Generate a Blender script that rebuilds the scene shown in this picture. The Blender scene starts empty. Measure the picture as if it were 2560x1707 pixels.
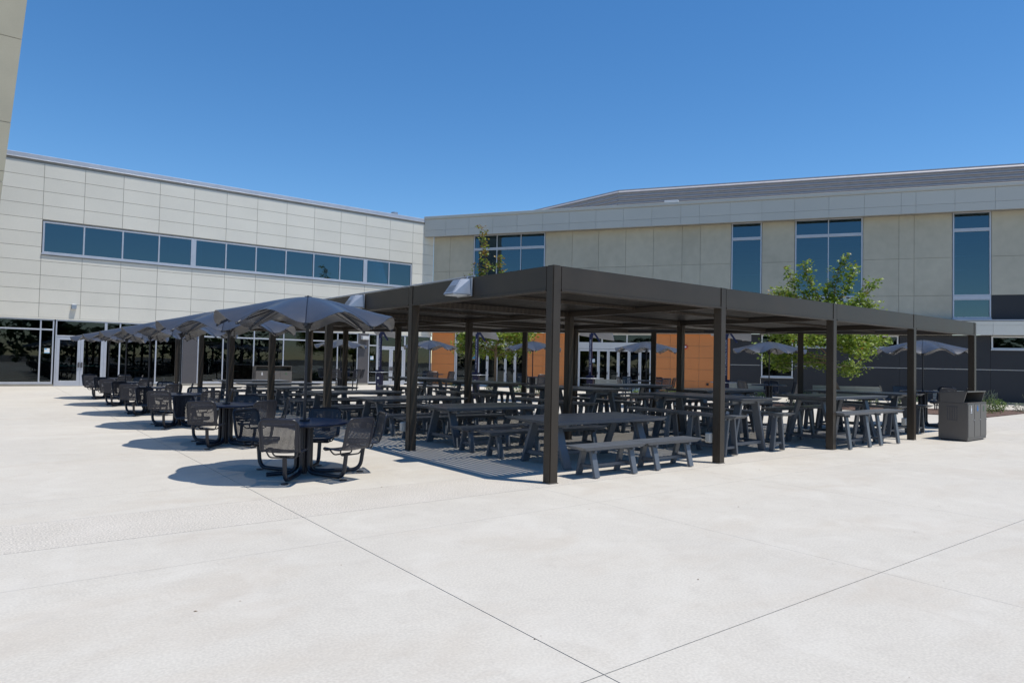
import bpy, bmesh, math, random
from math import sin, cos, pi, radians, sqrt, atan2
from mathutils import Vector, Matrix
random.seed(7)
scene = bpy.context.scene
COL = scene.collection

# ------------------------------------------------------------------ camera, sky, sun, exposure
cd = bpy.data.cameras.new('camera'); cam = bpy.data.objects.new('camera', cd); COL.objects.link(cam)
cd.sensor_width = 36; cd.lens = 24.002; cd.clip_start = .1; cd.clip_end = 2000
YAW, PITCH, ROLL = 0.915637697, 0.0306859806, 0.0208922411
f = Vector((cos(PITCH)*cos(YAW), cos(PITCH)*sin(YAW), sin(PITCH)))
r0 = Vector((sin(YAW), -cos(YAW), 0)); u0 = r0.cross(f)
r = r0*cos(ROLL)+u0*sin(ROLL); u = -r0*sin(ROLL)+u0*cos(ROLL)
m = Matrix(((r.x, u.x, -f.x, -6.10), (r.y, u.y, -f.y, -7.04), (r.z, u.z, -f.z, 1.64), (0, 0, 0, 1)))
cam.matrix_world = m
scene.camera = cam

SUN_EL, SUN_AZ = radians(72.5), radians(-58)          # azimuth measured from +X
world = bpy.data.worlds.new('World'); scene.world = world; world.use_nodes = True
nt = world.node_tree; bg = nt.nodes['Background']
sky = nt.nodes.new('ShaderNodeTexSky'); sky.sky_type = 'NISHITA'; sky.sun_disc = False
sky.sun_elevation = SUN_EL; sky.sun_rotation = pi/2 - SUN_AZ
sky.altitude = 300; sky.air_density = 1.0; sky.dust_density = 0.0; sky.ozone_density = 4.0
hs = nt.nodes.new('ShaderNodeHueSaturation'); hs.inputs['Saturation'].default_value = 1.24; hs.inputs['Value'].default_value = 1.17
nt.links.new(sky.outputs[0], hs.inputs['Color']); nt.links.new(hs.outputs[0], bg.inputs[0]); bg.inputs[1].default_value = .12
sl = bpy.data.lights.new('sun', 'SUN'); sl.energy = 4.2; sl.angle = radians(.53); sl.color = (1, .965, .90)
so = bpy.data.objects.new('sun', sl); COL.objects.link(so)
sd = Vector((cos(SUN_EL)*cos(SUN_AZ), cos(SUN_EL)*sin(SUN_AZ), sin(SUN_EL)))
so.rotation_euler = sd.to_track_quat('Z', 'Y').to_euler(); so.location = (0, -20, 40)
scene.view_settings.view_transform = 'Standard'; scene.view_settings.look = 'None'
scene.view_settings.exposure = .05; scene.view_settings.gamma = 1
scene.render.engine = 'CYCLES'
scene.cycles.max_bounces = 8; scene.cycles.transparent_max_bounces = 16

# ------------------------------------------------------------------ materials
def mat(name, col, rough=.6, metal=0, var=.08, vscale=3, bump=0, bscale=40, rnd=0, spec=.5, col2=None, speck=None, coat=0):
    m = bpy.data.materials.new(name); m.use_nodes = True
    n = m.node_tree.nodes; L = m.node_tree.links; b = n['Principled BSDF']
    b.inputs['Roughness'].default_value = rough; b.inputs['Metallic'].default_value = metal
    b.inputs['Specular IOR Level'].default_value = spec
    if coat: b.inputs['Coat Weight'].default_value = coat; b.inputs['Coat Roughness'].default_value = .15
    tc = n.new('ShaderNodeTexCoord')
    geo = n.new('ShaderNodeNewGeometry')
    nz = n.new('ShaderNodeTexNoise'); nz.inputs['Scale'].default_value = vscale; nz.inputs['Detail'].default_value = 6; nz.inputs['Roughness'].default_value = .6
    L.new(geo.outputs['Position'], nz.inputs['Vector'])
    mr = n.new('ShaderNodeMapRange'); mr.inputs[1].default_value = .3; mr.inputs[2].default_value = .7
    L.new(nz.outputs[0], mr.inputs[0])
    mx = n.new('ShaderNodeMix'); mx.data_type = 'RGBA'
    c2 = col2 or tuple(c*(1-var*2) for c in col)
    c1 = col if col2 else tuple(min(1, c*(1+var*.6)) for c in col)
    mx.inputs[6].default_value = (*c2, 1); mx.inputs[7].default_value = (*c1, 1)
    L.new(mr.outputs[0], mx.inputs[0]); out = mx.outputs[2]
    if speck:
        sn = n.new('ShaderNodeTexNoise'); sn.inputs['Scale'].default_value = speck[0]; sn.inputs['Detail'].default_value = 3
        L.new(geo.outputs['Position'], sn.inputs['Vector'])
        rr = n.new('ShaderNodeMapRange'); rr.inputs[1].default_value = .35; rr.inputs[2].default_value = .65
        rr.inputs[3].default_value = 1-speck[1]; rr.inputs[4].default_value = 1+speck[1]*.5
        L.new(sn.outputs[0], rr.inputs[0])
        h = n.new('ShaderNodeVectorMath'); h.operation = 'SCALE'; L.new(out, h.inputs[0]); L.new(rr.outputs[0], h.inputs['Scale']); out = h.outputs[0]
    if rnd:
        oi = n.new('ShaderNodeObjectInfo'); rr = n.new('ShaderNodeMapRange'); rr.inputs[3].default_value = 1-rnd; rr.inputs[4].default_value = 1+rnd
        L.new(oi.outputs['Random'], rr.inputs[0])
        h = n.new('ShaderNodeVectorMath'); h.operation = 'SCALE'; L.new(out, h.inputs[0]); L.new(rr.outputs[0], h.inputs['Scale']); out = h.outputs[0]
    L.new(out, b.inputs['Base Color'])
    # roughness variation
    rv = n.new('ShaderNodeMapRange'); rv.inputs[3].default_value = max(.02, rough-.08); rv.inputs[4].default_value = min(1, rough+.08)
    L.new(nz.outputs[0], rv.inputs[0]); L.new(rv.outputs[0], b.inputs['Roughness'])
    if bump:
        bn = n.new('ShaderNodeTexNoise'); bn.inputs['Scale'].default_value = bscale; bn.inputs['Detail'].default_value = 5
        L.new(geo.outputs['Position'], bn.inputs['Vector'])
        bp = n.new('ShaderNodeBump'); bp.inputs['Strength'].default_value = bump; bp.inputs['Distance'].default_value = .01
        L.new(bn.outputs[0], bp.inputs['Height']); L.new(bp.outputs[0], b.inputs['Normal'])
    return m

def stains(m, scale, col, amt, scale2=None):
    n = m.node_tree.nodes; L = m.node_tree.links; b = n['Principled BSDF']; src = b.inputs['Base Color'].links[0].from_socket
    geo = n.new('ShaderNodeNewGeometry'); mp = n.new('ShaderNodeMapping'); mp.inputs['Scale'].default_value = scale2 or (1, 1, 1)
    L.new(geo.outputs['Position'], mp.inputs[0])
    nz = n.new('ShaderNodeTexNoise'); nz.inputs['Scale'].default_value = scale; nz.inputs['Detail'].default_value = 8; nz.inputs['Roughness'].default_value = .62; nz.inputs['Distortion'].default_value = .6
    L.new(mp.outputs[0], nz.inputs['Vector'])
    mr = n.new('ShaderNodeMapRange'); mr.inputs[1].default_value = .50; mr.inputs[2].default_value = .78; mr.inputs[4].default_value = amt
    L.new(nz.outputs[0], mr.inputs[0]); mx = n.new('ShaderNodeMix'); mx.data_type = 'RGBA'
    L.new(mr.outputs[0], mx.inputs[0]); L.new(src, mx.inputs[6]); mx.inputs[7].default_value = (*col, 1); L.new(mx.outputs[2], b.inputs['Base Color'])

def glassmat(name, tint, ior=1.6, rough=.01, refl=1.0):
    m = bpy.data.materials.new(name); m.use_nodes = True
    n = m.node_tree.nodes; L = m.node_tree.links; n.clear()
    o = n.new('ShaderNodeOutputMaterial'); mx = n.new('ShaderNodeMixShader'); fr = n.new('ShaderNodeFresnel')
    tr = n.new('ShaderNodeBsdfTransparent'); gl = n.new('ShaderNodeBsdfGlossy')
    tr.inputs[0].default_value = (*tint, 1); gl.inputs['Roughness'].default_value = rough
    gl.inputs[0].default_value = (.66, .90, 1, 1) if ior > 1.9 else (.9, .96, 1, 1)
    fr.inputs[0].default_value = ior
    geo = n.new('ShaderNodeNewGeometry'); nz = n.new('ShaderNodeTexNoise'); nz.inputs['Scale'].default_value = .7
    bp = n.new('ShaderNodeBump'); bp.inputs['Strength'].default_value = .06; bp.inputs['Distance'].default_value = .02
    L.new(geo.outputs['Position'], nz.inputs['Vector']); L.new(nz.outputs[0], bp.inputs['Height'])
    L.new(bp.outputs[0], gl.inputs['Normal'])
    L.new(fr.outputs[0], mx.inputs[0]); L.new(tr.outputs[0], mx.inputs[1]); L.new(gl.outputs[0], mx.inputs[2]); L.new(mx.outputs[0], o.inputs[0])
    return m

def leafmat(name, c1, c2, rnd=.25):
    m = bpy.data.materials.new(name); m.use_nodes = True
    n = m.node_tree.nodes; L = m.node_tree.links; b = n['Principled BSDF']
    geo = n.new('ShaderNodeNewGeometry')
    mx = n.new('ShaderNodeMix'); mx.data_type = 'RGBA'
    mx.inputs[6].default_value = (*c1, 1); mx.inputs[7].default_value = (*c2, 1)
    L.new(geo.outputs['Random Per Island'], mx.inputs[0]); L.new(mx.outputs[2], b.inputs['Base Color'])
    b.inputs['Roughness'].default_value = .38
    t = n.new('ShaderNodeBsdfTranslucent'); L.new(mx.outputs[2], t.inputs[0])
    ms = n.new('ShaderNodeMixShader'); ms.inputs[0].default_value = .35
    L.new(b.outputs[0], ms.inputs[1]); L.new(t.outputs[0], ms.inputs[2]); L.new(ms.outputs[0], n['Material Output'].inputs[0])
    return m

M = {}
M['concrete'] = mat('concrete', (.585, .54, .465), .82, var=.0, vscale=.35, col2=(.535, .492, .425), speck=(55, .10), bump=.10, bscale=120, rnd=.022, spec=.3)
stains(M['concrete'], .55, (.47, .40, .32), .55, (1, 2.2, 1)); stains(M['concrete'], 4.5, (.40, .36, .31), .28); stains(M['concrete'], 1.6, (.64, .60, .53), .5)
M['aggregate'] = mat('exposed aggregate', (.60, .548, .475), .85, vscale=1.2, col2=(.54, .492, .42), speck=(60, .30), bump=.4, bscale=80, rnd=.015)
M['joint'] = mat('shaded joint base', (.20, .18, .155), .9)  # darkened to carry the shade of open joints, since sun reaches the bottom
M['bronze'] = mat('bronze painted steel', (.055, .043, .032), .42, var=.12, vscale=1.5, spec=.3)
M['slat'] = mat('shade-darkened bronze slat', (.030, .024, .018), .5, spec=.25)  # darker copy of the bronze, shade under the roof put into the colour
M['charcoal'] = mat('charcoal aluminium', (.118, .130, .148), .34, spec=.35, var=.04, vscale=6, rnd=.1)
M['navy'] = mat('navy enamel', (.016, .034, .095), .3, var=.1)
M['black'] = mat('black enamel steel', (.012, .015, .026), .35, var=.1)
M['mesh'] = mat('perforated black steel', (.016, .019, .032), .38, var=.1)
M['canopy'] = mat('slate canopy panel', (.052, .058, .076), .40, var=.06, vscale=5, coat=.35)
def perforate(m, amt):      # finely perforated sheet lets a little light through
    n = m.node_tree.nodes; L = m.node_tree.links; o = n['Material Output']; src = o.inputs['Surface'].links[0].from_socket
    t = n.new('ShaderNodeBsdfTransparent'); mx = n.new('ShaderNodeMixShader'); mx.inputs[0].default_value = amt
    L.new(src, mx.inputs[1]); L.new(t.outputs[0], mx.inputs[2]); L.new(mx.outputs[0], o.inputs['Surface'])
M['silver'] = mat('satin aluminium', (.42, .44, .47), .38, metal=.6)
M['frame'] = mat('anodised frame', (.50, .52, .57), .42, metal=.35, var=.04)
M['white'] = mat('white frame paint', (.62, .62, .62), .45, var=.03)
M['panel'] = mat('light cement panel', (.735, .70, .61), .55, var=.03, vscale=.5, rnd=.025, speck=(12, .015))
M['fascia'] = mat('fascia metal panel', (.50, .49, .445), .5, var=.02, vscale=.4, rnd=.02)
M['plaster'] = mat('troweled cement board', (.50, .465, .37), .75, vscale=.35, col2=(.42, .39, .31), speck=(2.5, .05), rnd=.03, bump=.2, bscale=12)
M['orange'] = mat('terracotta panel', (.66, .235, .068), .6, var=.03, vscale=1, rnd=.025)
M['darkwall'] = mat('charcoal wall plaster', (.028, .029, .033), .7, var=.1, vscale=.8)
M['greycol'] = mat('dark grey column', (.085, .08, .085), .6, var=.04)
M['beige'] = mat('beige wing panel', (.43, .385, .28), .6, var=.04, vscale=.8, speck=(25, .03))
M['backing'] = mat('panel joint backing', (.36, .34, .30), .9)  # darker base tone seen in the gaps between panels
M['roofmetal'] = mat('ribbed roof metal', (.44, .41, .41), .45, metal=.1, var=.05)
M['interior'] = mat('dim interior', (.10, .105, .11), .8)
M['intfloor'] = mat('interior floor', (.12, .12, .11), .4)
M['teal'] = mat('teal partition', (.05, .14, .14), .4)
M['curtain'] = mat('pale blind', (.55, .66, .66), .7)
M['curb'] = mat('concrete curb', (.30, .28, .24), .85, speck=(30, .1))
M['bark'] = mat('tan bark', (.26, .17, .10), .9, var=.25, vscale=14, bump=.6, bscale=30)
M['mulch'] = mat('bark mulch', (.20, .12, .09), .95, var=.4, vscale=20, bump=1, bscale=60, speck=(60, .5))
M['leaf'] = leafmat('maple leaf green', (.08, .15, .014), (.33, .42, .05))
M['leaf_dark'] = leafmat('tree leaf dark', (.02, .045, .01), (.05, .09, .02))
M['leaf_rust'] = leafmat('maple leaf rust', (.26, .12, .02), (.26, .22, .03))
M['leaf_shrub'] = leafmat('shrub leaf', (.07, .13, .02), (.18, .26, .05))
M['leaf_grey'] = leafmat('grey ground cover leaf', (.16, .19, .12), (.28, .31, .22))
M['bin'] = mat('taupe bin steel', (.125, .112, .10), .42, var=.06)
M['red'] = mat('alarm red', (.5, .03, .02), .4)
M['blue'] = mat('recycling blue', (.01, .17, .50), .5)
M['green'] = mat('compost green', (.05, .13, .06), .5)
M['letter'] = mat('white lettering', (.75, .75, .75), .5)
M['cyan'] = mat('notice blue', (.02, .33, .60), .5)
M['paper'] = mat('notice paper', (.75, .78, .80), .6)
M['solar'] = mat('solar panel underside', (.30, .31, .34), .5)
M['solarblue'] = mat('solar cells', (.01, .03, .12), .2)
M['outlet'] = mat('grey outlet box', (.50, .49, .45), .5)
M['door_green'] = mat('push bar aluminium', (.42, .55, .50), .4)
perforate(M['canopy'], .26)
M['glass'] = glassmat('tinted window glass', (.36, .46, .46), 1.5)
M['glass_up'] = glassmat('blue reflective glass', (.16, .30, .36), 2.15)

# ------------------------------------------------------------------ mesh helpers
class MB:
    def __init__(s): s.v = []; s.f = []; s.mi = []; s.k = 0
    def add(s, v, f, k=None):
        o = len(s.v); s.v += [tuple(p) for p in v]; s.f += [tuple(i+o for i in q) for q in f]; s.mi += [s.k if k is None else k]*len(f); return s
    def box(s, x0, x1, y0, y1, z0, z1, R=None, k=None):
        v = [Vector((x, y, z)) for z in (z0, z1) for y in (y0, y1) for x in (x0, x1)]
        if R: v = [R @ p for p in v]
        return s.add(v, [(0, 2, 3, 1), (4, 5, 7, 6), (0, 1, 5, 4), (2, 6, 7, 3), (0, 4, 6, 2), (1, 3, 7, 5)], k)
    def hexa(s, b, t, k=None):   # bottom 4, top 4 corner points counter-clockwise from above
        return s.add(list(b)+list(t), [(3, 2, 1, 0), (4, 5, 6, 7), (0, 1, 5, 4), (1, 2, 6, 5), (2, 3, 7, 6), (3, 0, 4, 7)], k)
    def prism(s, poly, a, b, axis='z', k=None):   # poly 2-D ccw, extruded between a and b
        def P(p, h): return {'z': (p[0], p[1], h), 'y': (p[0], h, p[1]), 'x': (h, p[0], p[1])}[axis]
        n = len(poly); v = [P(p, a) for p in poly]+[P(p, b) for p in poly]
        return s.add(v, [tuple(range(n-1, -1, -1)), tuple(range(n, 2*n))]+[(i, (i+1) % n, n+(i+1) % n, n+i) for i in range(n)], k)
    def tube(s, pts, rad, n=8, cap=True, k=None):
        pts = [Vector(p) for p in pts]; N = len(pts); rings = []
        rr = rad if isinstance(rad, (list, tuple)) else [rad]*N
        t0 = (pts[1]-pts[0]).normalized(); up = Vector((0, 0, 1)) if abs(t0.z) < .9 else Vector((1, 0, 0))
        a = t0.cross(up).normalized()
        for i, p in enumerate(pts):
            t = (pts[min(i+1, N-1)]-pts[max(i-1, 0)]).normalized()
            a = (a-t*a.dot(t)).normalized(); b = t.cross(a)
            rings.append([p+(a*cos(2*pi*j/n)+b*sin(2*pi*j/n))*rr[i] for j in range(n)])
        v = [q for R_ in rings for q in R_]
        fc = [(i*n+j, i*n+(j+1) % n, (i+1)*n+(j+1) % n, (i+1)*n+j) for i in range(N-1) for j in range(n)]
        if cap: fc += [tuple(range(n-1, -1, -1)), tuple((N-1)*n+j for j in range(n))]
        return s.add(v, fc, k)
    def disk(s, c, rad, h, n=32, k=None):
        return s.prism([(c[0]+rad*cos(2*pi*i/n), c[1]+rad*sin(2*pi*i/n)) for i in range(n)], c[2], c[2]+h, 'z', k)
    def mesh(s, name, mats, bevel=0, smooth=False, seg=1):
        me = bpy.data.meshes.new(name); me.from_pydata(s.v, [], s.f)
        if not isinstance(mats, (list, tuple)): mats = [mats]
        for m_ in mats: me.materials.append(m_)
        if len(mats) > 1:
            me.polygons.foreach_set('material_index', s.mi)
        if bevel:
            bm = bmesh.new(); bm.from_mesh(me)
            ed = [e for e in bm.edges if len(e.link_faces) == 2 and e.calc_face_angle(0) > radians(30)]
            bmesh.ops.bevel(bm, geom=ed, offset=bevel, segments=seg, affect='EDGES', clamp_overlap=True)
            bm.to_mesh(me); bm.free()
        if smooth:
            for p in me.polygons: p.use_smooth = True
            try: me.set_sharp_from_angle(angle=radians(40))
            except Exception: pass
        me.update(); return me
    def build(s, name, mats, parent=None, bevel=0, smooth=False, seg=1, **kw):
        return link(name, s.mesh(name, mats, bevel, smooth, seg), parent, **kw)

def link(name, me, parent=None, loc=None, rot=None, kind=None, label=None, cat=None, group=None):
    o = bpy.data.objects.new(name, me); COL.objects.link(o)
    if parent: o.parent = parent
    if loc: o.location = loc
    if rot is not None: o.rotation_euler = rot
    if kind: o['kind'] = kind
    if label: o['label'] = label
    if cat: o['category'] = cat
    if group: o['group'] = group
    return o
def thing(name, label, cat, loc=(0, 0, 0), rz=0, group=None):
    return link(name, None, None, loc, (0, 0, rz), None, label, cat, group)
KIDS = {}
def copy_tree(o, parent=None):
    c = o.copy(); COL.objects.link(c)
    if parent is not None: c.parent = parent
    for ch in [x for x in ALLC if x.parent == o]: copy_tree(ch, c)
    return c
ALLC = []
def refresh():
    global ALLC; ALLC = [x for x in bpy.data.objects if x.parent is not None]
def fillet(pts, rad, n=5):
    out = [Vector(pts[0])]
    for i in range(1, len(pts)-1):
        p, a, b = Vector(pts[i]), Vector(pts[i-1]), Vector(pts[i+1])
        da, db = (a-p), (b-p); ra = min(rad, da.length*.49, db.length*.49)
        A, B = p+da.normalized()*ra, p+db.normalized()*ra
        for k in range(n+1):
            t = k/n; out.append(A.lerp(p, t).lerp(p.lerp(B, t), t))
    out.append(Vector(pts[-1])); return out

# ------------------------------------------------------------------ ground: paving slabs with open joints
SX, SY, PH = 3.784, 3.891, 2.986
g = MB().box(-400, 400, -400, 400, -.6, -.012); g.build('ground', M['joint'], kind='structure')
plaza = link('plaza_paving', None, kind='structure')
xs = [-60, -35, -19.3, -16.13, -12.96, -9.79, -6.62, -3.45, -.28, 2.89, 6.06, 9.23, 12.4, 15.57, 18.74, 21.91, 30, 50, 90]
ys = [-70, -35, -17.45, -14.2, -10.95, -7.7, -4.45, -1.2, -.12, .99, 2.15, 5.4, 8.65, 11.9, 15.15, 18.4, 24, 33.6, 60]
strong_x = {-3.45, -16.13}; strong_y = {-4.45, -.12, -17.45}
for i in range(len(xs)-1):
    for j in range(len(ys)-1):
        gx0 = .0038 if xs[i] in strong_x else .0016; gx1 = .0038 if xs[i+1] in strong_x else .0016
        gy0 = .0038 if ys[j] in strong_y else .0018; gy1 = .0038 if ys[j+1] in strong_y else .0018
        mb = MB().box(xs[i]+gx0, xs[i+1]-gx1, ys[j]+gy0, ys[j+1]-gy1, -.011, 0)
        mb.build('slab', M['aggregate'] if ys[j] == -.12 else M['concrete'], plaza)

# ------------------------------------------------------------------ left building (facade plane at y = 33.5, outward -y)
MOD, PZ = 1.716, .6875
def panel(parent, x0, x1, z0, z1, y, mt, name='wall_panel', gap=.009, t=.03):
    return MB().box(x0+gap, x1-gap, y-t, y, z0+gap, z1-gap).build(name, mt, parent)
def bars(lst, y0, y1, mt, name, parent, bevel=.004, **kw):   # lst of (x0,x1,z0,z1)
    mb = MB()
    for a in lst: mb.box(a[0], a[1], y0, y1, a[2], a[3])
    return mb.build(name, mt, parent, bevel=bevel, **kw)
def pane(parent, x0, x1, z0, z1, y, mt=None):
    return MB().box(x0, x1, y-.006, y+.006, z0, z1).build('pane', mt or M['glass'], parent)

LB = thing('office_building', 'pale panelled two storey building on the left with a long ribbon window', 'building', (0, 33.5, 0))
XR = 18.08
# backing walls
MB().box(-22, XR, .03, .4, 3.37, 6.47).box(-22, -4.16, .03, .4, 6.47, 8.13).box(16.43, XR, .03, .4, 6.47, 8.13).box(-22, XR, .03, .4, 8.13, 11.05).build('wall', M['backing'], LB)
for k in range(-4, 13):
    x0 = -4.16+MOD*k; x1 = min(x0+MOD, XR)
    for j in range(11):
        z0 = 3.37+PZ*j; z1 = z0+PZ
        if k >= 0 and x0 < 16.3:
            if z0 > 6.3 and z1 < 8.3: 
                continue
            if z0 < 6.47 < z1: z1 = 6.42
            if z0 < 8.13 < z1: z0 = 8.18
        if z1-z0 > .1: panel(LB, x0, x1, z0, z1, .03, M['panel'])
# coping
MB().box(-22, XR+.2, -.04, .5, 11.08, 11.30).box(-22, XR+.2, -.06, .5, 11.05, 11.08).build('coping', M['frame'], LB, bevel=.01)
MB().box(-22, XR, .42, 14, 10.8, 11.0).box(-22, XR, 13.6, 14, 0, 11).box(-22, -21.6, .4, 13.6, 0, 11).build('roof', M['roofmetal'], LB)
# ribbon window
xm = [-4.13, -2.4, -.68, 1.03, 2.75, 4.46, 6.13, 7.88, 9.59, 11.29, 13.02, 14.71, 16.4]
W = .045
lst = [(-4.13, 16.4, 6.52, 6.60), (-4.13, 16.4, 8.02, 8.09), (-4.13, -4.05, 6.60, 8.02), (16.32, 16.4, 6.60, 8.02)]
for x in xm[1:-1]:
    w = .13 if x in (2.75, 13.02) else .035
    lst.append((x-w, x+w, 6.60, 8.02))
win = bars(lst, -.01, .10, M['frame'], 'window', LB)
MB().box(-4.17, 16.44, -.06, .10, 6.46, 6.515).build('sill', M['frame'], win)
for a, b in zip(xm[:-1], xm[1:]): pane(win, a+.03, b-.03, 6.58, 8.04, .05, M['glass_up'])
# rooms behind
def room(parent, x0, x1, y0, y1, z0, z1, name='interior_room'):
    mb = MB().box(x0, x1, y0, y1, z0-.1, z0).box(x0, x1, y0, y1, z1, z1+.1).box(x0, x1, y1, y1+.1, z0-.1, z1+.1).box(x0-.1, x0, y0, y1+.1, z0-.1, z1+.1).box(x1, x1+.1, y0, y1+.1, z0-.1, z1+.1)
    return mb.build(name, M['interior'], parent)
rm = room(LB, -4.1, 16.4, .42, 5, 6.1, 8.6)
MB().box(1.6, 2.6, .5, .56, 6.5, 8.1).box(2.95, 3.3, .5, .56, 6.5, 8.1).box(12.0, 12.85, .5, .56, 6.5, 8.1).box(7.2, 7.75, .6, .66, 6.5, 8.1).build('window_blind', M['curtain'], LB)
# ground floor storefront: columns, frames, doors
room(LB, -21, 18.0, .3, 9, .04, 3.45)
for a, b in ((2.38, 3.12), (12.68, 13.38)): panel(LB, a, b, .12, 3.30, .12, M['greycol'], 'column', 0, .14)
MB().box(-22, 18.08, -.02, .12, 3.29, 3.37).build('head_trim', M['panel'], LB)
MB().box(-22, -3.46, -.03, .25, 0, .10).box(-1.32, 2.37, -.03, .25, 0, .10).box(2.38, 13.42, -.03, .25, 0, .12).build('curb', M['curb'], LB)
def storefront(parent, x0, x1, z0, z1, cuts, trans, y=.04, base=.10, mt=None, name='window'):
    mt = mt or M['frame']; w = .045
    l = [(x0, x1, z0, z0+base), (x0, x1, z1-.06, z1), (x0, x1, trans-.035, trans+.035)]
    l += [(x-w/2-.01, x+w/2+.01, z0+base, trans-.035) for x in cuts]+[(x-w/2-.01, x+w/2+.01, trans+.035, z1-.06) for x in cuts]
    l += [(x0, x0+.06, z0+base, trans-.035), (x0, x0+.06, trans+.035, z1-.06), (x1-.06, x1, z0+base, trans-.035), (x1-.06, x1, trans+.035, z1-.06)]
    fr = bars(l, y-.03, y+.09, mt, name, parent)
    cx = [x0]+list(cuts)+[x1]
    for a, b in zip(cx[:-1], cx[1:]):
        pane(fr, a+.02, b-.02, z0+base-.02, trans-.02, y+.03); pane(fr, a+.02, b-.02, trans+.02, z1-.04, y+.03)
    return fr
storefront(LB, -18, -3.5, .10, 3.29, [-16.2, -14.4, -12.6, -10.9, -9.2, -7.5, -5.8, -4.05], 2.78)
storefront(LB, -1.28, 2.37, .10, 3.29, [-.64, 1.06], 2.75)
storefront(LB, 3.13, 12.67, .12, 3.29, [4.47, 6.18, 7.9, 9.64, 11.3], 2.72)
def door_pair(parent, x0, x1, z1, y=.03, trans=2.45, mt=None):
    mt = mt or M['frame']
    xm_ = (x0+x1)/2; fr = bars([(x0, x0+.06, 0, z1), (x1-.06, x1, 0, z1), (x0+.06, x1-.06, z1-.06, z1), (x0+.06, x1-.06, trans, trans+.07)], y-.03, y+.09, mt, 'door_frame', parent)
    pane(fr, x0+.05, x1-.05, trans+.06, z1-.05, y+.03)
    for a, b, sgn in ((x0+.065, xm_-.004, 1), (xm_+.004, x1-.065, -1)):
        d = bars([(a, a+.13, .012, trans-.01), (b-.13, b, .012, trans-.01), (a+.13, b-.13, .012, .26), (a+.13, b-.13, trans-.15, trans-.01)], y-.02, y+.03, mt, 'door', parent)
        pane(d, a+.12, b-.12, .25, trans-.14, y+.005)
        MB().box(a+.10, b-.10, y+.06, y+.09, .98, 1.05).build('push_bar', M['door_green'], d)
        hx = b-.10 if sgn > 0 else a+.02
        MB().box(hx, hx+.085, y-.07, y-.022, .93, 1.20).build('handle', M['greycol'], d, bevel=.02)
    return fr
door_pair(LB, -3.44, -1.28, 3.29)
storefront(LB, 13.40, 14.03, .10, 3.29, [], 2.55)
door_pair(LB, 14.03, 16.03, 3.29)
storefront(LB, 16.03, 18.02, .10, 3.29, [17.0], 2.55)
# notices on the glass, wall lights
def notice(parent, x, z, y, w=.22, h=.24, mts=('cyan', 'paper'), name='notice'):
    mb = MB(); mb.box(x, x+w, y-.004, y-.001, z, z+h, k=0); mb.box(x+.01, x+w*.45, y-.006, y-.0045, z+h*.74, z+h*.95, k=1); mb.box(x, x+w, y-.006, y-.0045, z+.0, z+h*.1, k=1)
    return mb.build(name, [M[mts[1]], M[mts[0]]], parent)
notice(LB, -3.87, 1.62, .03); notice(LB, 13.55, 1.62, .03); 
wl = thing('wall_light', 'small grey square wall light on the pale panels above the left glass doors', 'wall light', (-2.72, 33.5, 3.95))
MB().box(-.11, .11, -.16, 0, -.10, .14).build('housing', M['silver'], wl, bevel=.015); MB().box(-.08, .08, -.14, -.03, -.115, -.102).build('lens', M['paper'], wl)
wl = thing('wall_light', 'white box light at the top of the dark grey column beside the far glass doors', 'wall light', (13.05, 33.48, 3.0))
MB().box(-.22, .22, -.3, .0, -.09, .12).build('housing', M['white'], wl, bevel=.015); MB().box(-.17, .17, -.26, -.05, -.105, -.092).build('lens', M['paper'], wl)
rv = thing('roof_vent', 'small round metal vent on the roof edge near the building corner', 'roof vent', (16.3, 36, 11.0))
MB().tube([(0, 0, 0), (0, 0, .75)], .09, 10).build('pipe', M['silver'], rv)
MB().disk((0, 0, .72), .30, .08, 16).disk((0, 0, .86), .24, .14, 16).disk((0, 0, .8), .12, .1, 10).build('cap', M['silver'], rv)
# furniture dimly seen through the ground floor glass
def interior_table(x, y, label):
    t = thing('indoor_table', label, 'table', (x, y, .04), 0, 'tables inside behind the glass')
    MB().disk((0, 0, .72), .55, .03, 24).build('tabletop', M['curtain'], t)
    MB().tube([(0, 0, 0), (0, 0, .72)], .04).disk((0, 0, 0), .3, .03, 20).build('pedestal', M['greycol'], t)
for i, (x, lab) in enumerate([(-2.6, 'pale round table seen dimly through the left pair of glass doors'), (.4, 'pale round table behind the glass just right of the left doors'), (5.3, 'pale round table behind the glass right of the near grey column'), (9.0, 'pale round table behind the glass between the two grey columns'), (15.0, 'pale round table seen through the right pair of glass doors')]):
    interior_table(x, 35.3+.3*(i % 2), lab)
for x0, x1, z1, lab in ((6.9, 8.6, 1.35, 'low teal screen standing behind the glass, left one'), (9.9, 11.1, 1.1, 'low teal screen standing behind the glass, middle one'), (16.4, 17.9, 2.5, 'tall teal screen behind the glass at the building corner')):
    t = link('screen', MB().box(x0, x1, -.03, .03, 0, z1-.06).mesh('screen', M['teal'], .01), None, (0, 34.7, .1), label=lab, cat='screen', group='screens inside the building')

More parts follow.
